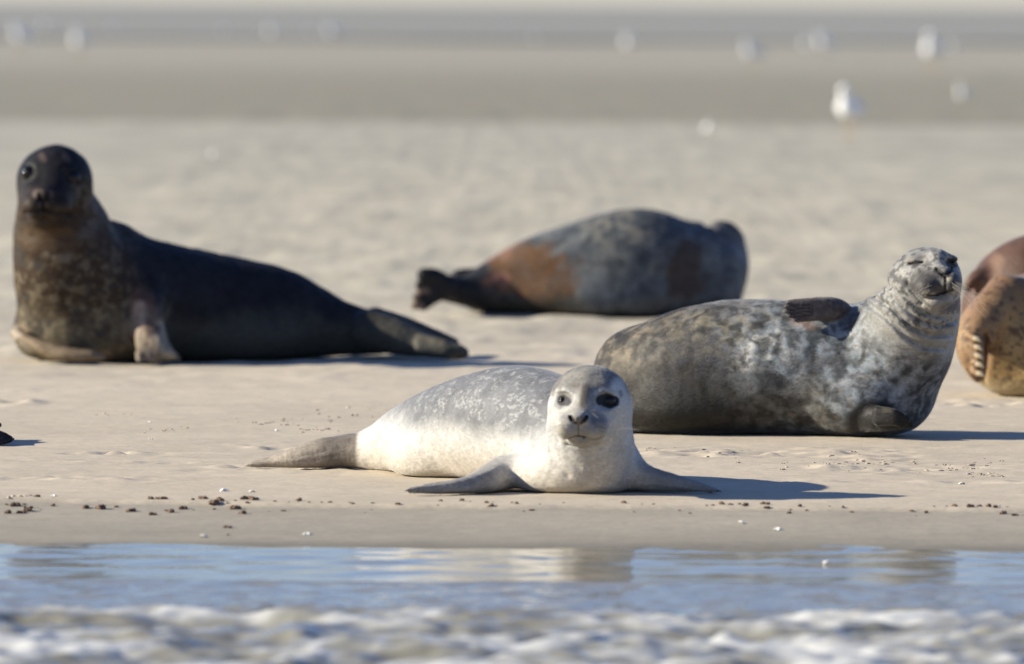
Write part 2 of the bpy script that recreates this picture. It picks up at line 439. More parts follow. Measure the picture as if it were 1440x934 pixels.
def fuzz(par, b, V, Q, N, C, n, L, wd, flow, lift=.35, seed=1, keep=None):
    rs = np.random.RandomState(seed)
    cen = V[Q].mean(1); nn = N[Q].mean(1); A = np.linalg.norm(np.cross(V[Q[:, 2]]-V[Q[:, 0]], V[Q[:, 3]]-V[Q[:, 1]]), axis=1)
    if keep is not None: A = A*keep(cen)
    A = A*(cen[:, 2] > .004)*(nn[:, 1] < .45)
    f = rs.choice(len(Q), n, p=A/A.sum()); u = rs.rand(n, 4); u /= u.sum(1)[:, None]
    p = np.einsum('ij,ijk->ik', u, V[Q[f]]); nr = nn[f]; nr /= np.linalg.norm(nr, axis=1)[:, None]
    fl = flow(p)+rs.normal(0, .28, (n, 3)); fl -= (fl*nr).sum(1)[:, None]*nr; fl /= np.linalg.norm(fl, axis=1)[:, None]+1e-9
    d = fl+nr*(lift*rs.uniform(.4, 1.3, n))[:, None]; d /= np.linalg.norm(d, axis=1)[:, None]
    s = np.cross(d, nr); s /= np.linalg.norm(s, axis=1)[:, None]+1e-9
    ln = (L*rs.uniform(.5, 1.2, n))[:, None]; p = p-nr*.0006
    T = np.stack([p-s*wd/2, p+s*wd/2, p+d*ln], 1).reshape(-1, 3)
    c = C[Q[f]].mean(1)*rs.uniform(.82, 1.22, n)[:, None]
    o = mesh_obj('fur', T-b, np.arange(3*n).reshape(-1, 3), HAIR, parent=par, col=np.clip(np.repeat(c, 3, 0), 0, .92))
    # hairs shade like the skin they grow from
    me = o.data; me.normals_split_custom_set_from_vertices(np.repeat(nr*.75+d*.25, 3, 0).tolist())
    tag(o, kind='stuff'); return o

# ================================================================== the white pup in front
def build_pup():
    S = Sculpt()
    S.add(Chain([wp(830, 572, 20.05, .098), wp(829, 600, 20.08, .108), wp(824, 640, 20.16, .125), wp(795, 618, 20.32, .147), wp(740, 600, 20.52, .157),
                 wp(685, 602, 20.68, .150), wp(630, 610, 20.84, .130), wp(580, 621, 20.96, .103), wp(545, 632, 21.04, .078)], 6))
    # chest broadens on the sand
    S.add(Ell(W(806, 668, 20.17), (.155, .13, .085)), .05)
    S.add(Ell(W(620, 640, 20.84), (.14, .16, .10)), .05)
    # fore flippers
    FL = [Chain([wp(872, 650, 20.2, .045), wp(905, 672, 20.13, .036), wp(950, 682, 20.10, .026), wp(985, 687.5, 20.08, .016), wp(1010, 692, 20.07, .008)], 5),
          Chain([wp(905, 676, 20.2, .03), wp(950, 683, 20.2, .022), wp(985, 687, 20.2, .012)], 5),
          Chain([wp(708, 668, 20.22, .050), wp(682, 680, 20.08, .036), wp(650, 687, 20.0, .026), wp(610, 689.5, 19.97, .017), wp(576, 691, 19.95, .009)], 5),
          Chain([wp(690, 682, 20.16, .036), wp(640, 687, 20.08, .024), wp(598, 687.5, 20.04, .013)], 5)]
    for q, k in zip(FL, (.035, .03, .045, .03)): S.add(q, k)
    # hind flippers, pressed together
    S.add(Chain([wp(530, 636, 21.05, .062), wp(490, 636, 21.06, .046), wp(450, 640, 21.07, .043), wp(415, 646, 21.07, .032), wp(380, 652, 21.08, .020), wp(345, 656, 21.08, .008)], 5), .02)
    S.add(Chain([wp(500, 632, 21.15, .043), wp(450, 637, 21.2, .036), wp(405, 646, 21.22, .022), wp(362, 653, 21.22, .008)], 5), .02)
    # skull and face
    S.add(Ell(W(830, 571, 20.05), (.106, .115, .104)), .02)
    S.add(Ell(W(822, 592, 19.98), (.074, .095, .062)), .03)
    S.add(Ell(W(799, 601, 19.905), (.035, .040, .034)), .014)
    S.add(Ell(W(837, 602, 19.91), (.035, .040, .033)), .014)
    S.add(Ell(W(814, 588, 19.885), (.024, .030, .017)), .012)
    S.add(Ell(W(818, 620, 19.945), (.036, .038, .014)), .014)
    S.add(Ell(W(822, 566, 19.965), (.028, .05, .042)), .03)
    S.add(Ell(W(801, 547, 19.985), (.026, .03, .015)), .02)
    S.add(Ell(W(845, 546, 19.985), (.028, .03, .015)), .02)
    fr = 20.0
    for pts, wd, amp in (([(793, 564)], .013, .009), ([(854, 565)], .015, .011),
                         ([(802, 585), (805, 589)], .0036, .009), ([(808, 592)], .002, .006), ([(824, 585), (821, 589)], .0036, .009), ([(818, 592)], .002, .006),
                         ([(813, 586), (813, 611)], .0022, .003),
                         ([(796, 618), (801, 614.5), (810, 611.5), (821, 613)], .0028, .004), ([(821, 613), (835, 617), (850, 612)], .003, .004),
                         ([(798, 627), (818, 630), (842, 626)], .005, .005),
                         ([(783, 578), (792, 577), (806, 567)], .003, -.003), ([(838, 576), (855, 580), (872, 571)], .0035, -.004),
                         ([(783, 552), (796, 549), (806, 554)], .003, -.004), ([(838, 553), (852, 549), (869, 556)], .003, -.004),
                         ([(777, 560), (776, 590), (786, 625)], .006, .004), ([(873, 585), (866, 610), (850, 632)], .007, .003),
                         ([(775, 625), (790, 648), (815, 660)], .006, .003), ([(768, 618), (780, 652), (800, 672)], .007, .003)):
        groove(S, pts, 19.93, wd, amp, fr+.06)
    S.disp(lambda P: .0045*(fbm(P, .045, 3, 41)-.5), W(700, 600, 20.5), 1.2)
    # ridges of the digits in every flipper
    for pts in ([(655, 682), (620, 687), (580, 690)], [(665, 678), (625, 683), (590, 687)]): groove(S, pts, 20.0, .0022, .003, 20.06)
    for pts in ([(925, 676), (965, 682), (1004, 690)], [(915, 684), (955, 689), (990, 693)]): groove(S, pts, 20.08, .0022, .003, 20.2)
    for pts in ([(480, 640), (430, 649), (370, 655)], [(480, 630), (440, 638), (400, 646)], [(470, 621), (440, 626), (410, 636)]): groove(S, pts, 21.05, .0035, .0016, 21.2)
    S.floor(.001, .022)
    P_eyeL = S.hit(793, 563, 19.6, 20.3); P_eyeR = S.hit(853, 564, 19.6, 20.3)

    def colf(P, N):
        cream = np.array([.46, .405, .325]); white = np.array([.42, .41, .385]); grey = np.array([.115, .115, .118])
        c = np.tile(white, (len(P), 1)); x, y, z = P.T
        c = mixc(c, cream, sstep(.13, .03, z)*.7)
        hd = sstep(.17, .12, np.linalg.norm((P-W(830, 571, 20.05))*np.array([1, 1, 1]), axis=1))
        # grey saddle with pale rings
        n = fbm(P, .09, 3, 42); along = sstep(21.12, 20.75, y)
        sad = sstep(.118, .200, z+.06*(n-.5)+.05*along-.035+.02*N[:, 2])*(.35+.65*along)*sstep(19.98, 20.2, y)*(1-hd)
        dk = fbm(P, .05, 3, 43)
        g = grey[None]*(.75+.75*dk)[:, None]
        c = c*(1-sad[:, None])+g*sad[:, None]
        r1 = fbm(P, .013, 2, 44, (1.5, 1.5, .7)); r2 = fbm(P, .03, 2, 45)
        ring = sstep(.08, .025, np.abs(r1-.58))*sstep(.40, .52, r2)
        c = mixc(c, (.30, .30, .285), ring*sad*.8)
        spk = sstep(.62, .72, fbm(P, .016, 2, 46)); c = mixc(c, (.38, .37, .35), spk*.35*(1-sad)*sstep(.10, .16, z)*(1-hd))
        # limbs
        fl = near(P, FL, -.004, .022)*np.maximum(sstep(W(885, 0, 20.1)[0], W(935, 0, 20.1)[0], x), sstep(W(718, 0, 20.1)[0], W(680, 0, 20.1)[0], x))
        c = mixc(c, (.21, .20, .185), fl)
        hf = sstep(W(508, 0, 21)[0], W(500, 0, 21)[0], x)
        c = mixc(c, (.27, .23, .185), hf); c = mixc(c, (.085, .07, .058), hf*sstep(W(425, 0, 21)[0], W(470, 0, 21)[0], x)*(.45+.5*fbm(P, .03, 3, 47)))
        # head
        crown = hd*sstep(.235, .275, z+.012*(fbm(P, .02, 2, 48)-.5))
        face = mark(P, [(822, 545), (818, 600)], 19.93, .050, .02, 20.04)*(y < 20.02)
        c = mixc(c, (.13, .12, .102), np.clip(crown*(.55+.75*fbm(P, .012, 2, 49)), 0, 1))
        c = mixc(c, (.235, .22, .19), face*.8)
        c *= (.80+.4*fbm(P, .014, 3, 149))[:, None]
        f_ = 20.0; Dm = 19.93
        c = mixc(c, (.30, .27, .22), mark(P, [(790, 606), (800, 610)], Dm, .018, .02, f_)*.5)
        c = mixc(c, (.07, .058, .045), mark(P, [(825, 546), (821, 558), (820, 568)], Dm, .003, .013, f_)*.85)
        c = mixc(c, (.20, .17, .14), mark(P, [(806, 543), (812, 541), (817, 546)], Dm, .0015, .006, f_)*.8)
        c = mixc(c, (.20, .17, .14), mark(P, [(833, 541), (840, 541), (845, 545)], Dm, .0015, .005, f_)*.7)
        for pts in ([(784, 550), (779, 560), (780, 572), (784, 578), (794, 575), (806, 566), (808, 556), (801, 549), (792, 548)],
                    [(836, 553), (848, 547), (860, 551), (869, 558)], [(838, 572), (852, 580), (864, 578), (873, 569)],):
            c = mixc(c, (.38, .37, .34), mark(P, pts, Dm, .0016, .006, f_)*.8)
        c = mixc(c, (.45, .45, .43), mark(P, [(868, 545), (880, 580), (884, 620)], Dm, .008, .02, 20.2)*hd)
        c = mixc(c, (.16, .155, .145), mark(P, [(786, 570), (789, 564), (799, 562)], Dm, .008, .008, f_)*.7)
        c = mixc(c, (.04, .036, .036), mark(P, [(786, 561), (793, 559), (801, 565)], Dm, .003, .004, f_))
        c = mixc(c, (.03, .028, .032), mark(P, [(789, 565), (797, 565)], Dm, .009, .005, f_)*.9)
        # dark wet fur round the right-hand eye
        c = mixc(c, (.007, .007, .008), mark(P, [(845, 563), (853, 561), (864, 565)], Dm, .0115, .004, f_))
        c = mixc(c, (.007, .007, .008), mark(P, [(850, 568), (858, 571), (866, 568)], Dm, .006, .004, f_))
        c = mixc(c, (.16, .15, .155), mark(P, [(872, 551), (873, 556)], 19.99, .002, .006, 20.15)*.8)
        # nose, philtrum, mouth, whisker pads
        c = mixc(c, (.085, .075, .064), mark(P, [(805, 587), (813, 591), (822, 587)], Dm, .007, .007, f_)*.7)
        c = mixc(c, (.17, .155, .145), mark(P, [(838, 590), (848, 596)], Dm, .010, .012, f_)*.75)  # muzzle shading painted into its right side
        for pts, w_, k in (([(802, 585), (805, 589)], .0042, 1), ([(806, 590), (809, 593)], .0022, 1), ([(824, 585), (821, 589)], .0042, 1), ([(820, 590), (817, 593)], .0022, 1), ([(813, 594), (813, 609)], .0004, .6),
                        ([(797, 617), (803, 613.5), (810, 611.5), (820, 613)], .0009, .8)):
            c = mixc(c, (.018, .014, .012), mark(P, pts, Dm, w_, .0024, f_)*k)
        c = mixc(c, (.16, .13, .10), mark(P, [(821, 613), (835, 617), (850, 612)], Dm, .0012, .003, f_)*.6)
        c = mixc(c, (.25, .22, .18), mark(P, [(802, 625), (818, 628), (840, 624)], Dm, .002, .005, f_)*.5)
        for k in range(5):
            for s_ in (0, 1):
                pp = [(790+k*3.2 - 0, 600+k*3.0), (795+k*3.0, 607+k*1.0)] if s_ == 0 else [(826+k*4, 612-k*3.6), (831+k*4, 602-k*1.5)]
                c = mixc(c, (.22, .195, .165), mark(P, pp, Dm, .0006, .003, f_)*.45)
        return c*(.94+.12*fbm(P, .02, 2, 50))[:, None]
    base = (*W(760, 0, 20.5)[:2], 0.0)
    lo = (W(335, 0, 21.3)[0]-.02, 19.72, -.02); hi = (W(1012, 0, 20.2)[0]+.03, 21.42, .36)
    o, b, V, Q, N, C = seal('seal_pup', S, lo, hi, .0038, colf, FUR, 'pale seal pup with grey speckled back lying nearest the water and facing the camera', 'seal pup', 1, base)
    child('eye', sphere(P_eyeL+np.array([.0, .0082, 0]), (.0145, .012, .0098)), EYE, o, b)
    child('eye', sphere(P_eyeR+np.array([.001, .0070, 0]), (.0230, .013, .0165)), EYE, o, b)
    rt = []
    rs = random.Random(3)
    for k in range(11):
        p = S.hit(835+rs.random()*14, 594+rs.random()*16, 19.6, 20.3); rt.append((p, p+np.array([.07+.04*rs.random(), -.02, .02-.05*rs.random()]), .012))
        p = S.hit(801-rs.random()*14, 596+rs.random()*14, 19.6, 20.3); rt.append((p, p+np.array([-.045-.03*rs.random(), -.02, .0-.04*rs.random()]), .012))
    whiskers(o, b, rt, r=.0003)
    for (a, bb, D, s_) in ((576, 690, 19.95, -1), (588, 691.5, 19.93, -1), (600, 688, 20.03, -1), (1008, 691, 20.07, 1), (996, 693, 20.05, 1)):
        p = W(a, bb-1, D-.006); child('claw', tube([p, p+np.array([s_*.007, 0, -.001]), p+np.array([s_*.013, 0, -.004])], [.0028, .0022, .0005], 6), CLAWD, o, b)
    hc = W(830, 571, 20.05)
    def flow(p):
        f = np.tile(np.array([-.45, .85, -.1]), (len(p), 1)); m = np.linalg.norm(p-hc, axis=1) < .13
        f[m] = (p[m]-W(815, 590, 19.8)); f[m, 1] += .05; f[m] += np.array([0, 0, -.03]); return f
    def keep(c):
        k = np.ones(len(c)); fr2 = (c[:, 1] < 19.99)
        for pts, w_ in (([(793, 563)], .017), ([(843, 563), (866, 565)], .016), ([(801, 584), (826, 584), (813, 593)], .012), ([(795, 618), (810, 611), (821, 613)], .004)):
            k[(d2line(c, pts, 19.93) < w_) & fr2] = 0
        return k
    fuzz(o, b, V, Q, N, C, 150000, .0075, .0009, flow, .30, 5, keep)
build_pup()

# ================================================================== grey speckled adult on its side, right
def build_side():
    S = Sculpt()
    S.add(Chain([wp(1302, 400, 22.62, .095), wp(1296, 425, 22.66, .112), wp(1281, 460, 22.74, .137), wp(1252, 498, 22.84, .172), wp(1205, 521, 22.9, .196), wp(1120, 520, 22.92, .202), wp(1025, 520, 22.96, .204),
                 wp(950, 530, 23.0, .184), wp(905, 545, 23.05, .150), wp(885, 560, 23.15, .115)], 6))
    S.add(Ell(W(1215, 560, 22.86), (.20, .19, .13)), .05)
    S.add(Ell(W(960, 575, 22.98), (.26, .2, .10)), .05)
    S.add(Ell(W(900, 515, 23.05), (.13, .12, .115)), .03)       # haunch
    S.add(Ell(W(880, 560, 23.0), (.10, .14, .12)), .03)
    # hind flippers folded away behind
    S.add(Chain([wp(880, 570, 23.15, .07), wp(855, 580, 23.35, .05), wp(845, 590, 23.5, .02)], 4), .03)
    # upper fore flipper lying on the flank, five digits
    F1 = [Chain([wp(1186, 434, 22.83, .022), wp(1170, 434, 22.79, .034), wp(1150, 434, 22.775, .036)], 4, (.1, -.85, .5), 1.4)]; S.add(F1[0], .010)
    dig = [(1109, 426), (1106, 432), (1107, 438), (1112, 444), (1121, 450)]
    for i, (a, bb) in enumerate(dig):
        F1.append(Chain([wp(1162, 426+i*4.2, 22.76, .014), wp(1136, 425+i*5.3, 22.75, .0125), wp(a, bb, 22.745, .0075)], 3)); S.add(F1[-1], .006)
    # lower fore flipper, tucked under
    F2 = [Chain([wp(1215, 590, 22.72, .045), wp(1243, 590, 22.66, .038), wp(1268, 594, 22.64, .022), wp(1280, 596, 22.64, .012)], 4, (.3, 1, .5), 1.5)]; S.add(F2[0], .009)
    for i in range(3):
        F2.append(Chain([wp(1235, 578+i*7, 22.64, .014), wp(1258, 581+i*6, 22.62, .012), wp(1278-i*4, 590+i*5, 22.62, .006)], 3)); S.add(F2[-1], .007)
    # skull, muzzle
    S.add(Ell(W(1300, 395, 22.64), (.108, .115, .095), (0, -.35, 0)), .02)
    S.add(Ell(W(1318, 398, 22.56), (.070, .085, .056), (0, -.25, 0)), .03)
    S.add(Ell(W(1305, 403, 22.50), (.036, .038, .031), (0, -.3, 0)), .012)
    S.add(Ell(W(1337, 398, 22.49), (.031, .038, .030), (0, -.3, 0)), .012)
    S.add(Ell(W(1327, 384, 22.51), (.026, .030, .017), (0, -.2, 0)), .02)
    S.add(Ell(W(1318, 425, 22.52), (.048, .040, .024), (0, -.25, 0)), .012)
    S.add(Ell(W(1318, 366, 22.57), (.028, .05, .030)), .03)
    S.add(Ell(W(1289, 366, 22.575), (.026, .022, .013)), .015)
    S.add(Ell(W(1337, 365, 22.59), (.020, .018, .010)), .02)
    Dm = 22.52; fr = 22.66
    for pts, wd, amp in (([(1279, 372), (1290, 371), (1299, 370)], .004, .010), ([(1334, 369), (1342, 371)], .010, .009),
                         ([(1317, 379), (1322, 383), (1325, 386)], .004, .010), ([(1338, 378), (1334, 382), (1332, 386)], .004, .008),
                         ([(1328, 386), (1329, 398), (1327, 411)], .003, .007),
                         ([(1292, 410), (1303, 415), (1316, 415), (1327, 411), (1338, 407), (1347, 400)], .003, .006),
                         ([(1276, 398), (1284, 412), (1297, 426), (1305, 434)], .005, .006)):
        groove(S, pts, Dm, wd, amp, fr)
    # folds of skin round the neck
    folds = [[(1232, 402), (1262, 422), (1290, 448), (1322, 458), (1345, 452)], [(1222, 412), (1254, 433), (1284, 461), (1312, 472), (1338, 472)],
             [(1216, 424), (1246, 446), (1274, 472), (1300, 488), (1330, 492)], [(1240, 396), (1272, 417), (1300, 440), (1330, 446)]]
    for k, pts in enumerate(folds):
        groove(S, pts, 22.6, .0075, .008, 22.9)
        groove(S, [(a-4, b_+7) for a, b_ in pts], 22.6, .009, -.006, 22.9)
    S.disp(lambda P: .006*(fbm(P, .08, 2, 51)-.5), W(1050, 520, 22.8), .42)
    S.floor(.001, .03)
    eR = S.hit(1338, 371, 22.2, 23)
    def colf(P, N):
        P0 = P; P = warp(P, .022, .05, 500)*np.array([1, 0, 1])+P0*np.array([0, 1, 0]); x, y, z = P.T; X = (lambda p: W(p, 0, 22.8)[0])
        u = (x-X(835))/(X(1340)-X(835))
        base = np.array([.22, .225, .23]); c = np.tile(base, (len(P), 1))
        n = fbm(P, .10, 4, 52); n2 = fbm(P, .035, 4, 53); n3 = fbm(P, .014, 2, 54)
        # coarse mottle
        c *= (.25+1.5*n2)[:, None]
        c = mixc(c, (.09, .088, .095), sstep(.50, .62, n3)*.65)
        c = mixc(c, (.42, .42, .40), sstep(.58, .70, fbm(P, .011, 2, 55, (1, 1, .6)))*.5)
        # olive brown hindquarters and stains
        q = sstep(.50, .20, u+.30*(n-.5)); c = mixc(c, np.array([.085, .066, .040]), q*.9*(.85+.5*(n2-.5)))
        q2 = blob(P, W(962, 530, 22.78), .15, .6); c = mixc(c, (.05, .05, .06), q2*sstep(.35, .6, n2)*.8)
        q3 = blob(P, W(880, 470, 22.95), .14, .7); c = mixc(c, (.27, .215, .14), q3*sstep(.35, .65, fbm(P, .03, 3, 59))*.75)
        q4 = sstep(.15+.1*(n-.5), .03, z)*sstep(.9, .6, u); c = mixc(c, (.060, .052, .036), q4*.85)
        for (a, bb, r, k) in ((970, 475, .09, .8), (1010, 450, .10, .5), (1060, 430, .09, .4)):
            c = mixc(c, (.29, .25, .165), blob(P, W(a, bb, 22.8), r, .7)*sstep(.47, .60, fbm(P, .022, 3, 56))*k)
        for (a, bb, r) in ((1062, 490, .05), (1045, 505, .04), (1030, 520, .03), (1085, 480, .045)):
            c = mixc(c, (.62, .60, .54), blob(P, W(a, bb, 22.73), r, .6)*sstep(.46, .58, fbm(P, .013, 2, 57)))
        q5 = blob(P, W(1160, 520, 22.75), .24, .6); c = mixc(c, np.array([.50, .52, .53])[None]*(.6+.75*n2)[:, None] if False else (.25, .285, .31), q5*sstep(.36, .6, fbm(P, .02, 3, 163))*.9)
        q6 = blob(P, W(1245, 465, 22.75), .07, .7); c = mixc(c, (.13, .125, .13), q6*.65)
        c = mixc(c, (.15, .13, .10), blob(P, W(1120, 575, 22.8), .14, .6)*sstep(.4, .6, n)*.7)
        c *= (.50+.12*sstep(.35, .8, u))[:, None]  # body dimmed: shade on the viewer's side put into the coat colour
        mm = fbm(P, .022, 4, 160); c *= (.35+1.3*sstep(.28, .72, mm))[:, None]
        c = mixc(c, (.022, .022, .030), blob(P, W(975, 520, 22.8), .11, .5)*sstep(.35, .55, mm)*.8)
        c = mixc(c, (.016, .014, .010), sstep(.26, .08, z+.08*(n-.5))*sstep(.62, .30, u)*.85)  # lower rear painted near black to stand for shade there
        # neck & head
        P = P0; x, y, z = P.T
        hc = W(1300, 395, 22.62); dh = np.linalg.norm(P-hc, axis=1)
        neck = sstep(.27, .15, dh); c = mixc(c, (.27, .26, .235), neck*.9)
        c = mixc(c, (.34, .36, .38), blob(P, W(1338, 470, 22.7), .08, .6)*.7)
        sp = sstep(.47, .57, fbm(P, .015, 3, 58)); c = mixc(c, (.040, .038, .038), sp*sstep(.18, .13, dh)*(y < 22.8)*.8)
        c = mixc(c, (.32, .31, .29), mark(P, [(1307, 353), (1308, 364)], Dm, .002, .010, fr)*.6)
        c = mixc(c, (.040, .035, .033), mark(P, [(1298, 396), (1322, 397)], Dm, .030, .018, fr)*np.clip(.45+.9*n2, 0, 1))
        c = mixc(c, (.045, .04, .038), mark(P, [(1334, 392), (1345, 402)], Dm, .020, .014, fr)*.8)
        c = mixc(c, (.24, .215, .18), mark(P, [(1308, 427), (1326, 424)], Dm, .014, .012, fr)*.8)
        c = mixc(c, (.09, .085, .09), mark(P, [(1328, 435), (1345, 430)], Dm, .010, .012, fr)*.7)
        for (a, bb, r) in ((1345, 401, .008), (1341, 411, .006), (1300, 412, .007), (1333, 391, .005), (1311, 414, .005)):
            c = mixc(c, (.26, .23, .18), mark(P, [(a, bb)], Dm, r*.7, .008, fr)*.8)
        for k in range(9):
            a = 1277+k*3.4; bb = 398+k*4.1-(k/9)**2*4
            c = mixc(c, (.06, .055, .05), mark(P, [(a, bb), (a+2, bb+2)], Dm, .0022, .004, fr)*.8)
        for pts, w_ in (([(1280, 372), (1290, 371), (1298, 369)], .0025), ([(1317, 379), (1322, 383), (1325, 386)], .006), ([(1338, 378), (1334, 382), (1332, 386)], .005),
                        ([(1328, 386), (1329, 398), (1327, 411)], .0015), ([(1300, 413), (1308, 415), (1316, 415), (1327, 411), (1338, 407)], .0010), ([(1336, 370), (1343, 371)], .011)):
            c = mixc(c, (.012, .011, .012), mark(P, pts, Dm, w_, .003, fr))
        c = mixc(c, (.16, .14, .12), mark(P, [(1278, 368), (1300, 364)], Dm, .006, .01, fr)*.6)
        # flippers
        f1 = near(P, F1, .0025, .004); c = mixc(c, (.40, .27, .23), mark(P, [(1118, 452), (1140, 458)], 22.8, .006, .014, 22.9)*.35)
        c = mixc(c, np.array([.10, .085, .085])*1.0, f1*.97); c *= (1-f1*(.35+.0*x)*sstep(.4, .7, fbm(P, .012, 2, 158)))[:, None]
        for i in range(4): c = mixc(c, (.015, .013, .014), mark(P, [(1104+i*2, 430+i*5), (1122, 428+i*5.4), (1142, 427+i*4.6)], 22.8, .0012, .0035, 22.9)*f1)
        f2 = near(P, F2, .003, .02); c = mixc(c, (.010, .0085, .0075), f2*.99)
        c = mixc(c, (.09, .075, .055), mark(P, [(1243, 575), (1252, 577)], 22.63, .002, .008, 22.70)*.6)
        return c
    base = (*W(1090, 0, 22.9)[:2], 0.0)
    lo = (W(825, 0, 23)[0]-.06, 22.36, -.02); hi = (W(1365, 0, 22.8)[0]+.04, 23.62, .56)
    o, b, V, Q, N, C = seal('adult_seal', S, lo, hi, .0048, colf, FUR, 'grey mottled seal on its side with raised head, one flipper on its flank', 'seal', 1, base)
    child('eye', sphere(eR+np.array([.0, .010, 0]), (.013, .012, .009)), EYE, o, b)
    for i, (a, bb) in enumerate(dig):
        p = W(a+4, bb, 22.738); q = W(a-5, bb+2.5, 22.73)
        child('claw', tube([p, (p+q)/2+np.array([0, 0, .002]), q], [.0042, .0035, .0008], 6), CLAWD, o, b)
    rs = random.Random(8); rt = []
    for k in range(16):
        p = S.hit(1338+rs.random()*12, 393+rs.random()*16, 22.2, 23); rt.append((p, p+np.array([.06+.05*rs.random(), -.03, -.01-.06*rs.random()]), .02))
        if k < 9:
            p = S.hit(1312-rs.random()*14, 398+rs.random()*12, 22.2, 23); rt.append((p, p+np.array([-.05-.03*rs.random(), -.04, -.02-.05*rs.random()]), .01))
    whiskers(o, b, rt, r=.00045)
    hc = W(1300, 395, 22.62)
    def flow(p):
        f = np.tile(np.array([-1., .1, -.1]), (len(p), 1)); m = np.linalg.norm(p-hc, axis=1) < .16
        f[m] = (p[m]-W(1328, 386, 22.4)); return f
    fuzz(o, b, V, Q, N, C, 150000, .010, .0012, flow, .22, 6, lambda c: (d2line(c, [(1300, 385), (1345, 400)], Dm) > .055)*1.0)
build_side()

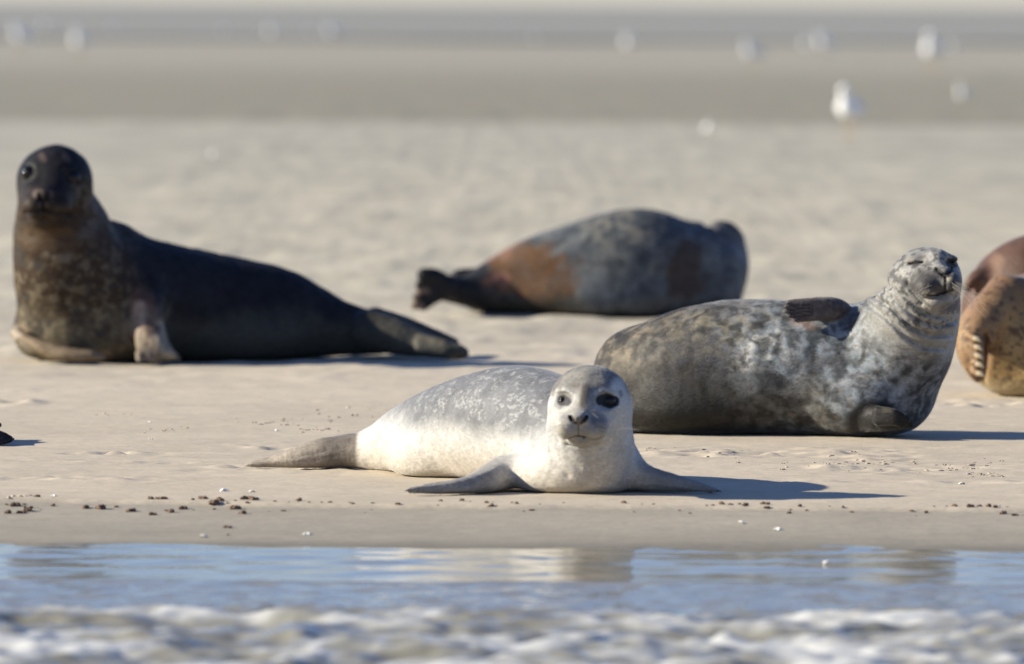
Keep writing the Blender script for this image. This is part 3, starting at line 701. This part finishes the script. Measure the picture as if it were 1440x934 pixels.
# ================================================================== dark grey seal propped up, left
def build_dark():
    S = Sculpt()
    S.add(Chain([wp(77, 262, 27.22, .125), wp(80, 300, 27.26, .142), wp(88, 345, 27.3, .172), wp(108, 395, 27.36, .215), wp(150, 420, 27.44, .235), wp(205, 424, 27.52, .220), wp(265, 432, 27.6, .206), wp(330, 438, 27.65, .190), wp(385, 444, 27.68, .172),
                 wp(430, 455, 27.7, .140), wp(480, 464, 27.7, .100), wp(530, 470, 27.68, .078)], 6))
    S.add(Ell(W(130, 465, 27.42), (.28, .24, .16)), .06)
    S.add(Ell(W(300, 475, 27.62), (.34, .2, .13)), .06)
    # hind flippers stretched along the sand
    S.add(Chain([wp(520, 466, 27.62, .075), wp(560, 476, 27.58, .062), wp(600, 488, 27.55, .045), wp(635, 495, 27.5, .034), wp(650, 497, 27.5, .026)], 5), .02)
    S.add(Chain([wp(530, 462, 27.75, .075), wp(570, 468, 27.8, .055), wp(605, 476, 27.8, .040), wp(636, 484, 27.8, .024)], 5), .012)
    for k, (a, bb) in enumerate(((655, 500), (648, 489), (640, 505))):
        S.add(Chain([wp(590, 478+k*7, 27.53-.02*k, .022), wp(625, 485+k*6, 27.48, .018), wp(a, bb, 27.47, .012)], 3), .008)
    # fore flippers
    S.add(Chain([wp(205, 405, 27.32, .06), wp(208, 440, 27.24, .050), wp(213, 475, 27.19, .048), wp(225, 500, 27.16, .045)], 5, (0, 1, .2), 1.5), .02)
    LC = [Chain([wp(205, 405, 27.32, .06), wp(208, 440, 27.24, .050), wp(213, 475, 27.19, .048), wp(225, 500, 27.16, .045)], 5, (0, 1, .2), 1.5), Chain([wp(206, 430, 27.24, .030), wp(209, 465, 27.19, .036), wp(214, 490, 27.15, .036)], 3)]; S.add(LC[1], .04)
    for k in range(5):
        LC.append(Chain([wp(203+k*5, 478, 27.17, .022), wp(198+k*10, 496, 27.13, .019), wp(197+k*13.5, 510-k*.8, 27.09+.015*k, .012)], 3)); S.add(LC[-1], .012)
    S.disp(lambda P: .012*(fbm(P, .02, 3, 181)-.5)*sstep(.17, .05, P[:, 2])*(P[:, 1] < 27.25), W(225, 490, 27.13), .16)
    S.add(Ell(W(150, 350, 27.5), (.12, .12, .10)), .06)
    S.add(Ell(W(104, 325, 27.34), (.12, .13, .14)), .05)
    S.add(Chain([wp(24, 468, 27.25, .022), wp(45, 486, 27.18, .032), wp(85, 498, 27.12, .030), wp(125, 502, 27.1, .022), wp(145, 504, 27.1, .012)], 5), .012)
    # head
    S.add(Ell(W(77, 255, 27.22), (.132, .135, .128)), .02)
    S.add(Ell(W(66, 282, 27.12), (.095, .12, .075)), .035)
    S.add(Ell(W(50, 289, 27.03), (.045, .05, .040)), .015)
    S.add(Ell(W(81, 291, 27.04), (.045, .05, .040)), .015)
    S.add(Ell(W(62, 274, 27.02), (.034, .04, .026)), .015)
    S.add(Ell(W(64, 312, 27.10), (.055, .05, .022)), .02)
    Dm = 27.05; fr = 27.2
    for pts, wd, amp in (([(101, 250)], .016, .006), ([(57, 272), (58, 279)], .006, .012), ([(68, 272), (67, 279)], .006, .012),
                         ([(62, 280), (62, 293)], .004, .008), ([(34, 300), (50, 298), (62, 294), (78, 299), (96, 302)], .006, .012),
                         ([(33, 228), (42, 229), (50, 234)], .008, -.002), ([(92, 240), (102, 238), (110, 243)], .006, -.006),
                         ([(30, 330), (60, 336), (100, 332)], .018, .004), ([(20, 478), (60, 505)], .01, .01)):
        groove(S, pts, Dm, wd, amp, fr+.1)
    S.disp(lambda P: .010*(fbm(P, .11, 3, 81)-.5), W(100, 400, 27.3), .6)
    S.disp(lambda P: .006*(fbm(P, .05, 3, 83)-.5), W(400, 440, 27.6), 1.2)
    S.floor(.001, .035)
    eL = S.hit(42, 244, 26.6, 27.6); eR = S.hit(101, 250, 26.6, 27.6)
    def colf(P, N):
        x, y, z = P.T; X = lambda p: W(p, 0, 27.3)[0]
        c = np.tile(np.array([.014, .0138, .0165]), (len(P), 1)); n = fbm(P, .08, 4, 84); n2 = fbm(P, .03, 3, 85)
        c *= (.6+.8*n2)[:, None]
        c = mixc(c, (.062, .058, .044), sstep(.20, .09, z+.10*(n-.5))*.8)              # dry sandy lower flank
        ch = sstep(X(225), X(150), x+.1*(n-.5))*sstep(.66, .50, z+.12*(n-.5))*(y < 27.5)
        c = mixc(c, (.042, .026, .015), ch*.85)
        sp = sstep(.50, .60, fbm(warp(P, .02, .03, 860), .022, 4, 86)); c = mixc(c, (.135, .11, .072), sp*ch*.8*sstep(.60, .15, z+.3*(n-.5))+sp*ch*.1)
        c = mixc(c, (.12, .10, .065), ch*sstep(.24, .10, z+.18*(n-.5))*.6)
        c = mixc(c, (.03, .026, .024), sstep(.56, .66, fbm(P, .035, 3, 87))*ch*.7)
        c = mixc(c, (.16, .13, .10), mark(P, [(66, 360), (80, 356), (92, 362)], Dm+.05, .008, .02, 27.4)*sstep(.4, .55, n2)*.8)
        c = mixc(c, (.075, .048, .028), mark(P, [(40, 335), (90, 338)], Dm, .03, .03, 27.3)*.7)
        ff = mark(P, [(200, 425), (208, 460), (215, 490)], 27.2, .030, .03, 27.28)
        c = mixc(c, (.105, .062, .046), ff*.9)
        c = mixc(c, (.42, .30, .23), mark(P, [(196, 432), (196, 470)], 27.2, .010, .022, 27.3)*.85)  # sunlit pinkish edge of the limb, painted as a pale streak
        c = mixc(c, (.19, .155, .115), near(P, LC, .006, .04)*sstep(.26, .02, z+.34*(fbm(P, .045, 4, 88)-.5))*(.5+.8*fbm(P, .025, 3, 188)))
        c = mixc(c, (.30, .26, .20), mark(P, [(224, 458), (228, 480), (240, 500)], 27.15, .008, .022, 27.25)*.8*sstep(.35, .55, fbm(P, .03, 3, 189)))
        c = mixc(c, (.19, .14, .09), mark(P, [(22, 468), (40, 482), (80, 497), (146, 504)], 27.12, .018, .015, 27.3)*.9)
        c = mixc(c, (.30, .25, .19), mark(P, [(20, 466), (24, 474)], 27.2, .008, .012, 27.4)*.9)
        c = mixc(c, (.10, .08, .05), mark(P, [(24, 484), (50, 500)], 27.12, .010, .012, 27.3)*.8)
        # hind flipper sandy
        c = mixc(c, (.085, .078, .062), sstep(X(520), X(580), x)*.8)
        # face
        c = mixc(c, (.11, .08, .065), mark(P, [(53, 272), (70, 272)], Dm, .010, .010, fr)*.7)
        c = mixc(c, (.10, .075, .06), mark(P, [(62, 278), (63, 292)], Dm, .012, .008, fr)*.6)
        for a in (58, 92): c = mixc(c, (.10, .07, .06), mark(P, [(a-2, 219), (a+2, 225)], Dm, .005, .010, fr)*.7)
        c = mixc(c, (.008, .008, .009), mark(P, [(42, 244)], Dm, .034, .014, fr)*.95)
        for pts, w_ in (([(42, 244)], .019), ([(101, 250)], .020), ([(57, 272), (58, 280)], .006), ([(68, 272), (67, 280)], .006), ([(62, 280), (62, 293)], .003), ([(34, 300), (50, 298), (62, 294), (78, 299), (96, 302)], .006)):
            c = mixc(c, (.010, .009, .010), mark(P, pts, Dm, w_, .006, fr))
        c = mixc(c, (.03, .022, .018), mark(P, [(40, 306), (92, 308)], Dm, .02, .02, fr)*.7)
        c = mixc(c, (.07, .06, .052), mark(P, [(116, 262), (128, 310), (120, 340)], 27.15, .016, .03, 27.5)*sstep(.4, .6, n2))
        return c
    base = (*W(230, 0, 27.5)[:2], 0.0)
    lo = (W(5, 0, 27.4)[0]-.06, 26.85, -.02); hi = (W(660, 0, 27.6)[0]+.05, 27.98, .82)
    o, b, V, Q, N, C = seal('grey_seal', S, lo, hi, .0068, colf, FURW, 'dark seal with upright head and brown mottled chest propped on its fore flipper at left', 'seal', 1, base)
    child('eye', sphere(eL+np.array([.0, .014, 0]), (.031, .026, .029)), EYE, o, b); child('eye', sphere(eR+np.array([.0, .014, 0]), (.031, .026, .029)), EYE, o, b)
build_dark()

# ================================================================== seal seen from behind, centre back
def build_back():
    S = Sculpt()
    S.add(Chain([wp(1014, 348, 31.85, .100), wp(1012, 372, 31.8, .120), wp(990, 385, 31.76, .160), wp(950, 378, 31.72, .196), wp(895, 370, 31.7, .221), wp(830, 378, 31.7, .200), wp(765, 388, 31.7, .168), wp(712, 400, 31.68, .125), wp(678, 410, 31.66, .090)], 6))
    S.add(Ell(W(860, 415, 31.7), (.46, .24, .13)), .06)
    S.add(Ell(W(1012, 345, 31.85), (.098, .13, .102)), .02)
    S.add(Ell(W(1024, 400, 31.7), (.06, .12, .16)), .04)
    S.add(Ell(W(984, 349, 31.76), (.13, .13, .106)), .04)
    S.add(Chain([wp(690, 412, 31.6, .085), wp(655, 410, 31.55, .060), wp(625, 405, 31.5, .052), wp(604, 396, 31.48, .045)], 5), .02)
    S.add(Chain([wp(680, 392, 31.75, .045), wp(650, 388, 31.7, .030), wp(640, 388, 31.7, .018)], 4), .02)
    for (a, bb, a2, b2, r) in ((612, 390, 596, 387, .036), (606, 398, 589, 402, .024), (604, 410, 586, 418, .026), (602, 418, 583, 431, .024), (612, 420, 595, 434, .022)):
        S.add(Chain([wp(632, 404, 31.48, .04), wp(a, bb, 31.46, r), wp(a2, b2, 31.44, r*.8)], 3), .014)
    groove(S, [(995, 318), (1015, 345), (1022, 400)], 31.7, .02, .015, 32)
    S.disp(lambda P: .008*(fbm(P, .12, 3, 91)-.5), W(830, 380, 31.7), 1.2)
    S.floor(.001, .04)
    def colf(P, N):
        P0 = P; P = warp(P, .06, .10, 600)*np.array([1, 0, 1])+P0*np.array([0, 1, 0]); x, y, z = P.T; X = lambda p: W(p, 0, 31.5)[0]
        n = fbm(P, .09, 4, 92); n2 = fbm(P, .035, 3, 93)
        c = np.tile(np.array([.070, .076, .082]), (len(P), 1))*(.25+1.5*n2)[:, None]
        c = mixc(c, (.15, .155, .15), sstep(.50, .60, n)*.6)
        c = mixc(c, (.19, .165, .12), blob(P, W(880, 315, 31.6), .16, .7)*sstep(.45, .6, n2)*.6)
        c = mixc(c, (.105, .055, .026), sstep(.25, .75, mark(P, [(715, 385), (775, 392)], 31.5, .02, .16, 31.8)+1.1*(fbm(P, .045, 4, 696)-.5))*(.5+.7*n2))
        c = mixc(c, (.20, .11, .075), mark(P, [(690, 362), (706, 358)], 31.5, .02, .03, 32)*.7)
        c = mixc(c, (.24, .12, .085), mark(P, [(703, 394), (709, 396)], 31.5, .012, .015, 31.8)*.8)
        c = mixc(c, (.045, .030, .022), sstep(.25, .85, mark(P, [(968, 370), (962, 395)], 31.5, .02, .14, 31.8)+.9*(fbm(P, .05, 4, 697)-.5))*.8)
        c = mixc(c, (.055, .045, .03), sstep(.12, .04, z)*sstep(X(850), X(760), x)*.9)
        c = mixc(c, (.018, .018, .020), sstep(X(715), X(680), x+.15*(z-.12)+.03*(n2-.5))*sstep(.215, .17, z+.0*x))
        c = mixc(c, (.018, .018, .020), sstep(X(665), X(650), x))
        c = mixc(c, (.20, .14, .10), mark(P, [(597, 404), (586, 420), (581, 432)], 31.4, .010, .015, 31.6)*sstep(.35, .55, n2)*.8)
        c = mixc(c, (.15, .125, .09), blob(P, W(1012, 318, 31.8), .08, .6)*.6)
        c = mixc(c, (.04, .035, .03), blob(P, W(1022, 330, 31.8), .05, .6)*.6)
        return c
    base = (*W(830, 0, 31.7)[:2], 0.0)
    seal('resting_seal', S, (W(565, 0, 31.6)[0]-.05, 31.15, -.02), (W(1060, 0, 31.8)[0]+.05, 32.1, .56), .009, colf, FURW,
         'dark blue-grey seal asleep farther back, rusty patch near its black tail', 'seal', 1, base)
build_back()

# ================================================================== brown seals cut by the right edge of the photograph
def build_tan():
    S = Sculpt()
    S.add(Chain([wp(1415, 478, 25.25, .165), wp(1450, 475, 25.3, .205), wp(1520, 470, 25.35, .225), wp(1620, 472, 25.45, .23), wp(1740, 485, 25.55, .2), wp(1850, 505, 25.6, .13), wp(1920, 525, 25.65, .07), wp(1990, 535, 25.7, .03)], 6))
    S.add(Ell(W(1470, 520, 25.3), (.20, .22, .12)), .05)
    # fore flipper held against the chest, five pale claws along its edge
    S.add(Chain([wp(1400, 440, 25.12, .06), wp(1380, 462, 25.06, .055), wp(1369, 492, 25.04, .048), wp(1372, 520, 25.04, .034), wp(1378, 532, 25.04, .018)], 5, (0, 1, 0), 1.3), .02)
    S.add(Chain([wp(1415, 415, 25.2, .07), wp(1388, 440, 25.14, .05), wp(1372, 470, 25.1, .035)], 4), .05)
    cl = [(1372, 478), (1374, 490), (1375, 502), (1376, 514), (1377, 527)]
    for a, bb in cl: S.add(Chain([wp(a-9, bb-6, 25.01, .012), wp(a+1, bb, 24.985, .010)], 1), .008)
    groove(S, [(1384, 470), (1388, 505), (1384, 540)], 25.05, .010, .02, 25.2)
    S.disp(lambda P: .009*(fbm(P, .08, 3, 101)-.5), W(1420, 460, 25.2), .7)
    S.floor(.001, .03)
    def colf(P, N):
        x, y, z = P.T; n = fbm(P, .07, 3, 102); n2 = fbm(P, .03, 3, 103)
        c = np.tile(np.array([.30, .20, .085]), (len(P), 1)); c *= (.72+.55*n)[:, None]
        c = mixc(c, (.15, .078, .042), sstep(.22, .38, z+.12*(n-.5))*.85)
        c = mixc(c, (.17, .09, .05), mark(P, [(1362, 420), (1385, 470), (1366, 510)], 25.1, .05, .04, 25.3)*.6)
        c = mixc(c, (.06, .03, .02), sstep(.57, .65, fbm(P, .016, 3, 104))*.75)
        c = mixc(c, (.32, .26, .15), sstep(.08, .02, z)*.7)
        c = mixc(c, (.09, .05, .035), mark(P, [(1384, 472), (1388, 505), (1384, 538)], 25.05, .005, .008, 25.2)*.8)
        return c
    base = (*W(1500, 0, 25.4)[:2], 0.0)
    o, b, *_ = seal('tan_seal', S, (W(1345, 0, 25.2)[0]-.05, 24.9, -.02), (W(2010, 0, 25.7)[0]+.03, 25.9, .52), .0075, colf, FUR,
         'orange brown seal cut off by the right edge, pale claws on its fore flipper', 'seal', 1, base)
    for a, bb in cl:
        p = W(a-2, bb-2, 24.976); q = W(a+8, bb+3, 24.962)
        child('claw', tube([p, (p+q)/2+np.array([0, -.003, .004]), q], [.0090, .0085, .002], 7), CLAW, o, b)
def build_brown():
    S = Sculpt()
    S.add(Chain([wp(1396, 420, 26.6, .09), wp(1425, 400, 26.6, .135), wp(1480, 402, 26.6, .19), wp(1570, 410, 26.7, .215), wp(1700, 425, 26.8, .2), wp(1830, 450, 26.9, .13), wp(1900, 485, 26.9, .07), wp(1960, 500, 26.9, .03)], 6))
    S.add(Ell(W(1480, 450, 26.6), (.30, .22, .17)), .08)
    S.add(Chain([wp(1400, 400, 26.55, .05), wp(1382, 390, 26.52, .035), wp(1366, 396, 26.5, .02), wp(1360, 408, 26.5, .012)], 4), .02)
    S.disp(lambda P: .008*(fbm(P, .1, 3, 111)-.5), W(1450, 400, 26.6), .8)
    S.floor(.001, .03)
    def colf(P, N):
        n = fbm(P, .06, 3, 112)
        c = np.tile(np.array([.075, .038, .024]), (len(P), 1))*(.5+1.0*n)[:, None]
        return mixc(c, (.19, .11, .07), mark(P, [(1403, 365), (1392, 395), (1384, 420)], 26.5, .008, .025, 26.8)*.7)
    base = (*W(1520, 0, 26.7)[:2], 0.0)
    seal('brown_seal', S, (W(1352, 0, 26.6)[0]-.03, 26.2, -.02), (W(1980, 0, 27)[0]+.03, 27.2, .60), .010, colf, FUR,
         'dark reddish brown seal rising behind the orange brown seal at the right edge', 'seal', 1, base)
def build_far_grey():
    S = Sculpt()
    S.add(Chain([wp(1375, 452, 28.3, .10), wp(1395, 440, 28.3, .155), wp(1440, 438, 28.35, .175), wp(1540, 440, 28.4, .18), wp(1660, 455, 28.5, .13), wp(1740, 475, 28.5, .06), wp(1800, 490, 28.5, .03)], 5))
    S.add(Ell(W(1400, 470, 28.3), (.13, .2, .12)), .05)
    S.disp(lambda P: .008*(fbm(P, .1, 3, 121)-.5), W(1400, 440, 28.3), .8)
    S.floor(.001, .03)
    def colf(P, N): return np.tile(np.array([.14, .135, .115]), (len(P), 1))*(.6+.8*fbm(P, .05, 3, 122))[:, None]
    base = (*W(1450, 0, 28.4)[:2], 0.0)
    seal('dozing_seal', S, (W(1335, 0, 28.3)[0]-.03, 28.0, -.02), (W(1820, 0, 28.6)[0]+.03, 28.75, .48), .012, colf, FUR,
         'dull grey seal lying farthest back at the right edge behind the brown ones', 'seal', 1, base)
def build_edge():
    S = Sculpt()
    S.add(Chain([wp(-760, 560, 22.3, .05), wp(-660, 520, 22.3, .14), wp(-540, 515, 22.3, .2), wp(-400, 530, 22.3, .18), wp(-250, 573, 22.3, .10), wp(-120, 598, 22.3, .062), wp(-50, 602, 22.3, .055)], 5))
    S.add(Ell(W(-520, 565, 22.3), (.35, .2, .12)), .05)
    S.add(Chain([wp(-55, 606, 22.25, .05), wp(-20, 615, 22.17, .034), wp(5, 619, 22.15, .022), wp(20, 618, 22.15, .004)], 4), .02)
    S.add(Chain([wp(-60, 600, 22.35, .05), wp(-25, 598, 22.4, .028), wp(-2, 598, 22.4, .010)], 4), .02)
    S.add(Chain([wp(-40, 620, 22.2, .03), wp(-10, 624, 22.12, .020), wp(8, 624, 22.12, .010)], 4), .015)
    S.floor(.001, .02)
    def colf(P, N): return np.tile(np.array([.022, .021, .022]), (len(P), 1))*(.6+.8*fbm(P, .04, 3, 132))[:, None]
    base = (*W(-300, 0, 22.3)[:2], 0.0)
    seal('black_seal', S, (W(-790, 0, 22.3)[0]-.06, 22.0, -.02), (W(24, 0, 22.3)[0]+.03, 22.6, .48), .0075, colf, FURW,
         'black hind flippers of a seal poking in at the left edge of the photograph', 'seal', 1, base)
build_tan(); build_brown(); build_far_grey(); build_edge()
# ------------------------------------------------------------------ gulls far out on the flats
GW = mat('gull_white', (.86, .86, .84), .6); GG = mat('gull_grey', (.72, .73, .75), .6); GL = mat('gull_leg', (.45, .30, .12), .5); GB = mat('gull_wingtip', (.03, .03, .03), .6)
def make_gull():
    S = Sculpt()
    S.add(Chain([(-.20, 0, .205, .012), (-.13, 0, .215, .036), (-.05, 0, .225, .062), (.03, 0, .235, .070), (.09, 0, .262, .052), (.125, 0, .315, .034), (.145, 0, .350, .034), (.158, 0, .352, .030)], 5))
    V, Q = extract(S, (-.25, -.09, .13), (.22, .09, .41), .009); V = smooth(V, Q, 1)
    root = mesh_obj('gull', V, Q, GW)
    for s in (-1, 1):
        Sw = Sculpt(); Sw.add(Chain([(.07, s*.058, .245, .022), (0, s*.070, .240, .036), (-.09, s*.055, .225, .026), (-.19, s*.03, .212, .010)], 4, (0, 1, 0), 2.2))
        Vw, Qw = extract(Sw, (-.23, -.12, .18), (.12, .12, .30), .007); w_ = mesh_obj('wing', Vw, Qw, GG, parent=root)
        t = mesh_obj('wing_tip', *tube([(-.17, s*.034, .212), (-.22, s*.02, .205), (-.26, s*.012, .202)], [.011, .009, .001], 6), GB, parent=w_)
        mesh_obj('leg', *merge([tube([(0, s*.025, .17), (-.008, s*.025, .09), (0, s*.025, .008)], [.007, .004, .004], 6), tube([(-.01, s*.025, .006), (.035, s*.035, .004)], [.006, .003], 5), tube([(-.01, s*.025, .006), (.035, s*.015, .004)], [.006, .003], 5)]), GL, parent=root)
        mesh_obj('eye', *sphere((.165, s*.028, .358), .004, 8, 6), GB, parent=root)
    mesh_obj('bill', *tube([(.180, 0, .350), (.205, 0, .347), (.232, 0, .338)], [.010, .008, .002], 6), GL, parent=root)
    return root
def kids(o): return list(o.children)
def copy_tree(o, parent=None):
    c = o.copy(); scene.collection.objects.link(c); c.parent = parent
    for ch in kids(o): copy_tree(ch, c)
    return c
# (px, py of the bird's middle, width scale, heading, label)
gulls = [
 (1195, 160, 1.12, 205, 'large white gull standing nearest on the flats, above the right-hand grey seal'),
 (1355, 136, .72, 160, 'white gull standing right of the nearest gull at the same damp band'),
 (1312, 76, 1.15, 190, 'brightest white gull at the far waterline, upper right'),
 (1340, 68, .6, 20, 'faint pale gull just right of the brightest gull at upper right'),
 (1160, 66, .95, 170, 'pale gull at the far waterline, right one of a touching pair'),
 (1134, 64, .65, 150, 'fainter gull touching the left side of another gull at the far waterline'),
 (1060, 78, .85, 200, 'dim gull alone at the far waterline, left of the touching pair'),
 (884, 64, .85, 30, 'dim gull at the far waterline above the sleeping seal, alone'),
 (752, 56, .45, 10, 'barely visible gull at the far waterline near the middle'),
 (470, 50, .95, 160, 'bright gull right of the middle left trio at the far waterline'),
 (438, 46, .55, 200, 'faint small gull between two brighter gulls at the far waterline'),
 (383, 48, .9, 185, 'pale gull left of two others at the far waterline, upper left half'),
 (315, 44, .55, 20, 'faint gull alone between the left cluster and the trio'),
 (160, 42, .6, 170, 'faint gull right of the bright gulls in the upper left corner'),
 (112, 61, 1.0, 190, 'bright gull, right one of the two brightest in the upper left corner'),
 (63, 38, .8, 150, 'pale gull just above and right of the leftmost bright gull'),
 (31, 55, 1.12, 175, 'bright gull nearest the left edge in the upper left corner'),
 (300, 220, .22, 180, 'tiny pale wading bird on the sand above the dark seal'),
 (995, 182, .35, 190, 'small pale bird on the sand edge above the sleeping seal'),
]
proto = make_gull()
for i, (px, py, s, hd, lab) in enumerate(gulls):
    p = onground(px, py+4, -.1); s *= 2.0 if py < 100 else 1.25; hd = (245 if py < 100 else 268)+(hd % 40)-20
    for _ in range(4):                                   # stand it so that its middle is on the sight line
        z0 = float(ground_z(np.array([[p[0], p[1], 0.]]))[0]); p = onground(px, py, z0+.2*s)
        p[2] = z0
    o = proto if i == 0 else copy_tree(proto)
    z0 = float(ground_z(np.array([[p[0], p[1], 0.]]))[0])
    o.location = (p[0], p[1], z0); o.rotation_euler = (0, 0, RAD(hd)); o.scale = (s, s, s)
    tag(o, lab, 'gull' if i < 17 else 'bird', 'gulls standing far out on the flats')

# ------------------------------------------------------------------ debris on the sand
CLOD = mat('dark_clod', (.135, .085, .055), .9, bump=.004, bscale=120, mottle=.35, mscale=150)
CRUMB = mat('sand_crumb', (.38, .32, .24), .95, mottle=.25, mscale=150)
SHELL = mat('shell_white', (.80, .77, .70), .45)
def lump(seed, n=4):
    rs = np.random.RandomState(seed); S = Sculpt()
    for k in range(n): S.add(Ell(((rs.rand()-.5)*.022, (rs.rand()-.5)*.014, .003+rs.rand()*.004), (.006+rs.rand()*.006, .005+rs.rand()*.004, .004+rs.rand()*.004)), .003)
    S.disp(lambda P: .007*(fbm(P, .006, 3, seed)-.5), (0, 0, 0), .1)
    return extract(S, (-.03, -.024, -.006), (.03, .024, .02), .0016)
clod_src = [lump(s, 3+s % 3) for s in (1, 2, 3, 4, 5)]
crumb_src = [lump(s, 2) for s in (11, 12, 13)]
def shell_mesh():
    V = []; Fc = []; n = 14; m = 7
    for j in range(m+1):
        t = j/m
        for i in range(n+1):
            a = math.pi*(i/n)*.86+.22; rr = .011*t*(1+.05*(i % 2))
            V.append((rr*math.cos(a), rr*math.sin(a), .0045*math.sin(math.pi*min(t, .97))+.0006*(i % 2)*t))
    for j in range(m):
        for i in range(n):
            b = j*(n+1)+i; Fc.append((b, b+1, b+n+2, b+n+1))
    V = np.array(V); k = len(V); V2 = V*np.array([1, 1, .8]); V2[:, 2] -= .0012
    F2 = [tuple(q+k for q in f[::-1]) for f in Fc]
    return np.concatenate([V, V2]), np.array(Fc+F2)
def meshdata(name, vf, m):
    o = mesh_obj(name, vf[0], vf[1], m); me = o.data; bpy.data.objects.remove(o); return me
clod_me = [meshdata('sand_clod', v, CLOD) for v in clod_src]
crumb_me = [meshdata('sand_crumb', v, CRUMB) for v in crumb_src]
shell_me = meshdata('shell', shell_mesh(), SHELL)
rng = random.Random(12)
def place(name, me, px, py, s, label, cat, group, flat=1.0, tilt=0):
    p = onground(px, py, 0)
    for _ in range(3):
        z = float(ground_z(np.array([[p[0], p[1], 0.]]))[0]); p = onground(px, py, z)
    z = float(ground_z(np.array([[p[0], p[1], 0.]]))[0])-.0015*s
    o = bpy.data.objects.new(name, me); scene.collection.objects.link(o)
    o.location = (p[0], p[1], z); o.rotation_euler = (tilt, 0, rng.random()*6.28); o.scale = (s, s, s*flat)
    tag(o, label, cat, group); return o
clods = [(8, 722, 1.0), (22, 716, 1.3), (39, 720, 1.5), (30, 722, .9), (53, 706, .8), (73, 715, .7), (119, 717, 1.1), (141, 718, 1.5), (184, 720, 1.0), (213, 724, 1.0), (238, 721, 1.0), (258, 717, 1.1), (271, 712, .6), (286, 707, .9),
         (302, 715, 1.3), (312, 715, 1.1), (331, 717, 1.3), (341, 723, 1.1), (348, 709, 1.1), (357, 711, 1.1), (419, 711, .9), (434, 706, .4), (452, 706, .4), (320, 744, .7), (321, 756, .4),
         (1017, 713, .8), (1027, 714, .6), (1048, 717, 1.0), (1076, 713, .8), (1040, 713, .5), (1126, 716, .7), (1281, 722, .7), (1302, 723, .7), (1343, 720, .8), (1363, 723, 1.0), (1391, 722, .9), (1400, 723, .7), (1411, 724, 1.0), (1427, 725, .7),
         (650, 710, .8), (690, 708, .6), (876, 712, .8), (212, 711, .9), (225, 711, .8), (230, 710, .9)]
for i, (px, py, s) in enumerate(clods):
    place('sand_clod', clod_me[i % 5], px, py+1, s*.75, 'small reddish brown clod lying along the edge of the wet sand', 'clod', 'brown clods along the wet sand edge')
clods += [(x_, 717+x_*.0035+rng.gauss(0, 2.2), .15+.35*rng.random()**2) for x_ in [rng.uniform(0, 1440) for _ in range(70)]]
for i, (px, py, s) in enumerate(clods[45:]):
    place('sand_clod', clod_me[i % 5], px, py, s, 'tiny dark crumb of debris strung along the wet sand line', 'clod', 'tiny debris along the wet sand line')
shells = [(317, 691, 1.3, 'white shell on dry sand just left of and below the pup hind flippers'), (353, 692, .9, 'tiny white shell to the right of a larger one, below the pup hind flippers'),
          (75, 698, .8, 'tiny white shell on dry sand above the clods near the left edge'), (432, 759, 1.1, 'white shell lying alone on wet sand close to the water'),
          (387, 606, .9, 'small white shell on the sand above the pup hind flippers'), (210, 594, .6, 'tiny white shell fragment on the sand below the dark seal'),
          (288, 766, 1.2, 'dull shell at the very edge of the water on the left'), (1045, 740, 1.2, 'white shell on wet sand below the pup flipper on the right'),
          (1093, 748, 1.1, 'greyish white shell on wet sand, right of another shell'), (1351, 681, 1.0, 'small white shell on the sand near the right edge'),
          (1160, 794, 1.2, 'pale shell poking out of the still water on the right'), (212, 618, .6, 'tiny white shell fragment left of the pup hind flippers')]
for (px, py, s, lab) in shells:
    o = place('shell', shell_me, px, py, s, lab, 'shell', 'shells scattered on the sand', tilt=.5)
    if o.location.z < WZ: 
        p = onground(px, py, WZ); o.location = (p[0], p[1], WZ+.001); 
# crumbs of churned sand, in loose rows
rows = [(225, 605, 26, 3, 12), (255, 602, 24, 3, 8), (380, 595, 40, 6, 14), (440, 603, 30, 5, 14), (420, 590, 40, 5, 8), (470, 585, 50, 9, 10), (1150, 655, 70, 8, 24), (1230, 650, 70, 7, 20), (1340, 662, 60, 8, 22), (1400, 650, 40, 9, 10),
        (1170, 643, 60, 5, 10), (1030, 640, 60, 8, 8), (980, 636, 50, 6, 6), (930, 632, 40, 5, 5), (30, 704, 22, 6, 12), (1400, 668, 40, 4, 10), (140, 585, 40, 5, 5), (540, 575, 60, 14, 8)]
for (cx, cy, wx, wy, n) in rows:
    for k in range(n):
        px = cx+rng.gauss(0, 1)*wx*.55; py = cy+rng.gauss(0, 1)*wy*.5
        dark = rng.random() < .3
        place('sand_crumb', rng.choice(crumb_me), px, py, .2+rng.random()**2*.5, 'small crumb of churned sand in a loose scatter on the beach', 'crumb', 'crumbs of churned sand around the seals', flat=.6)
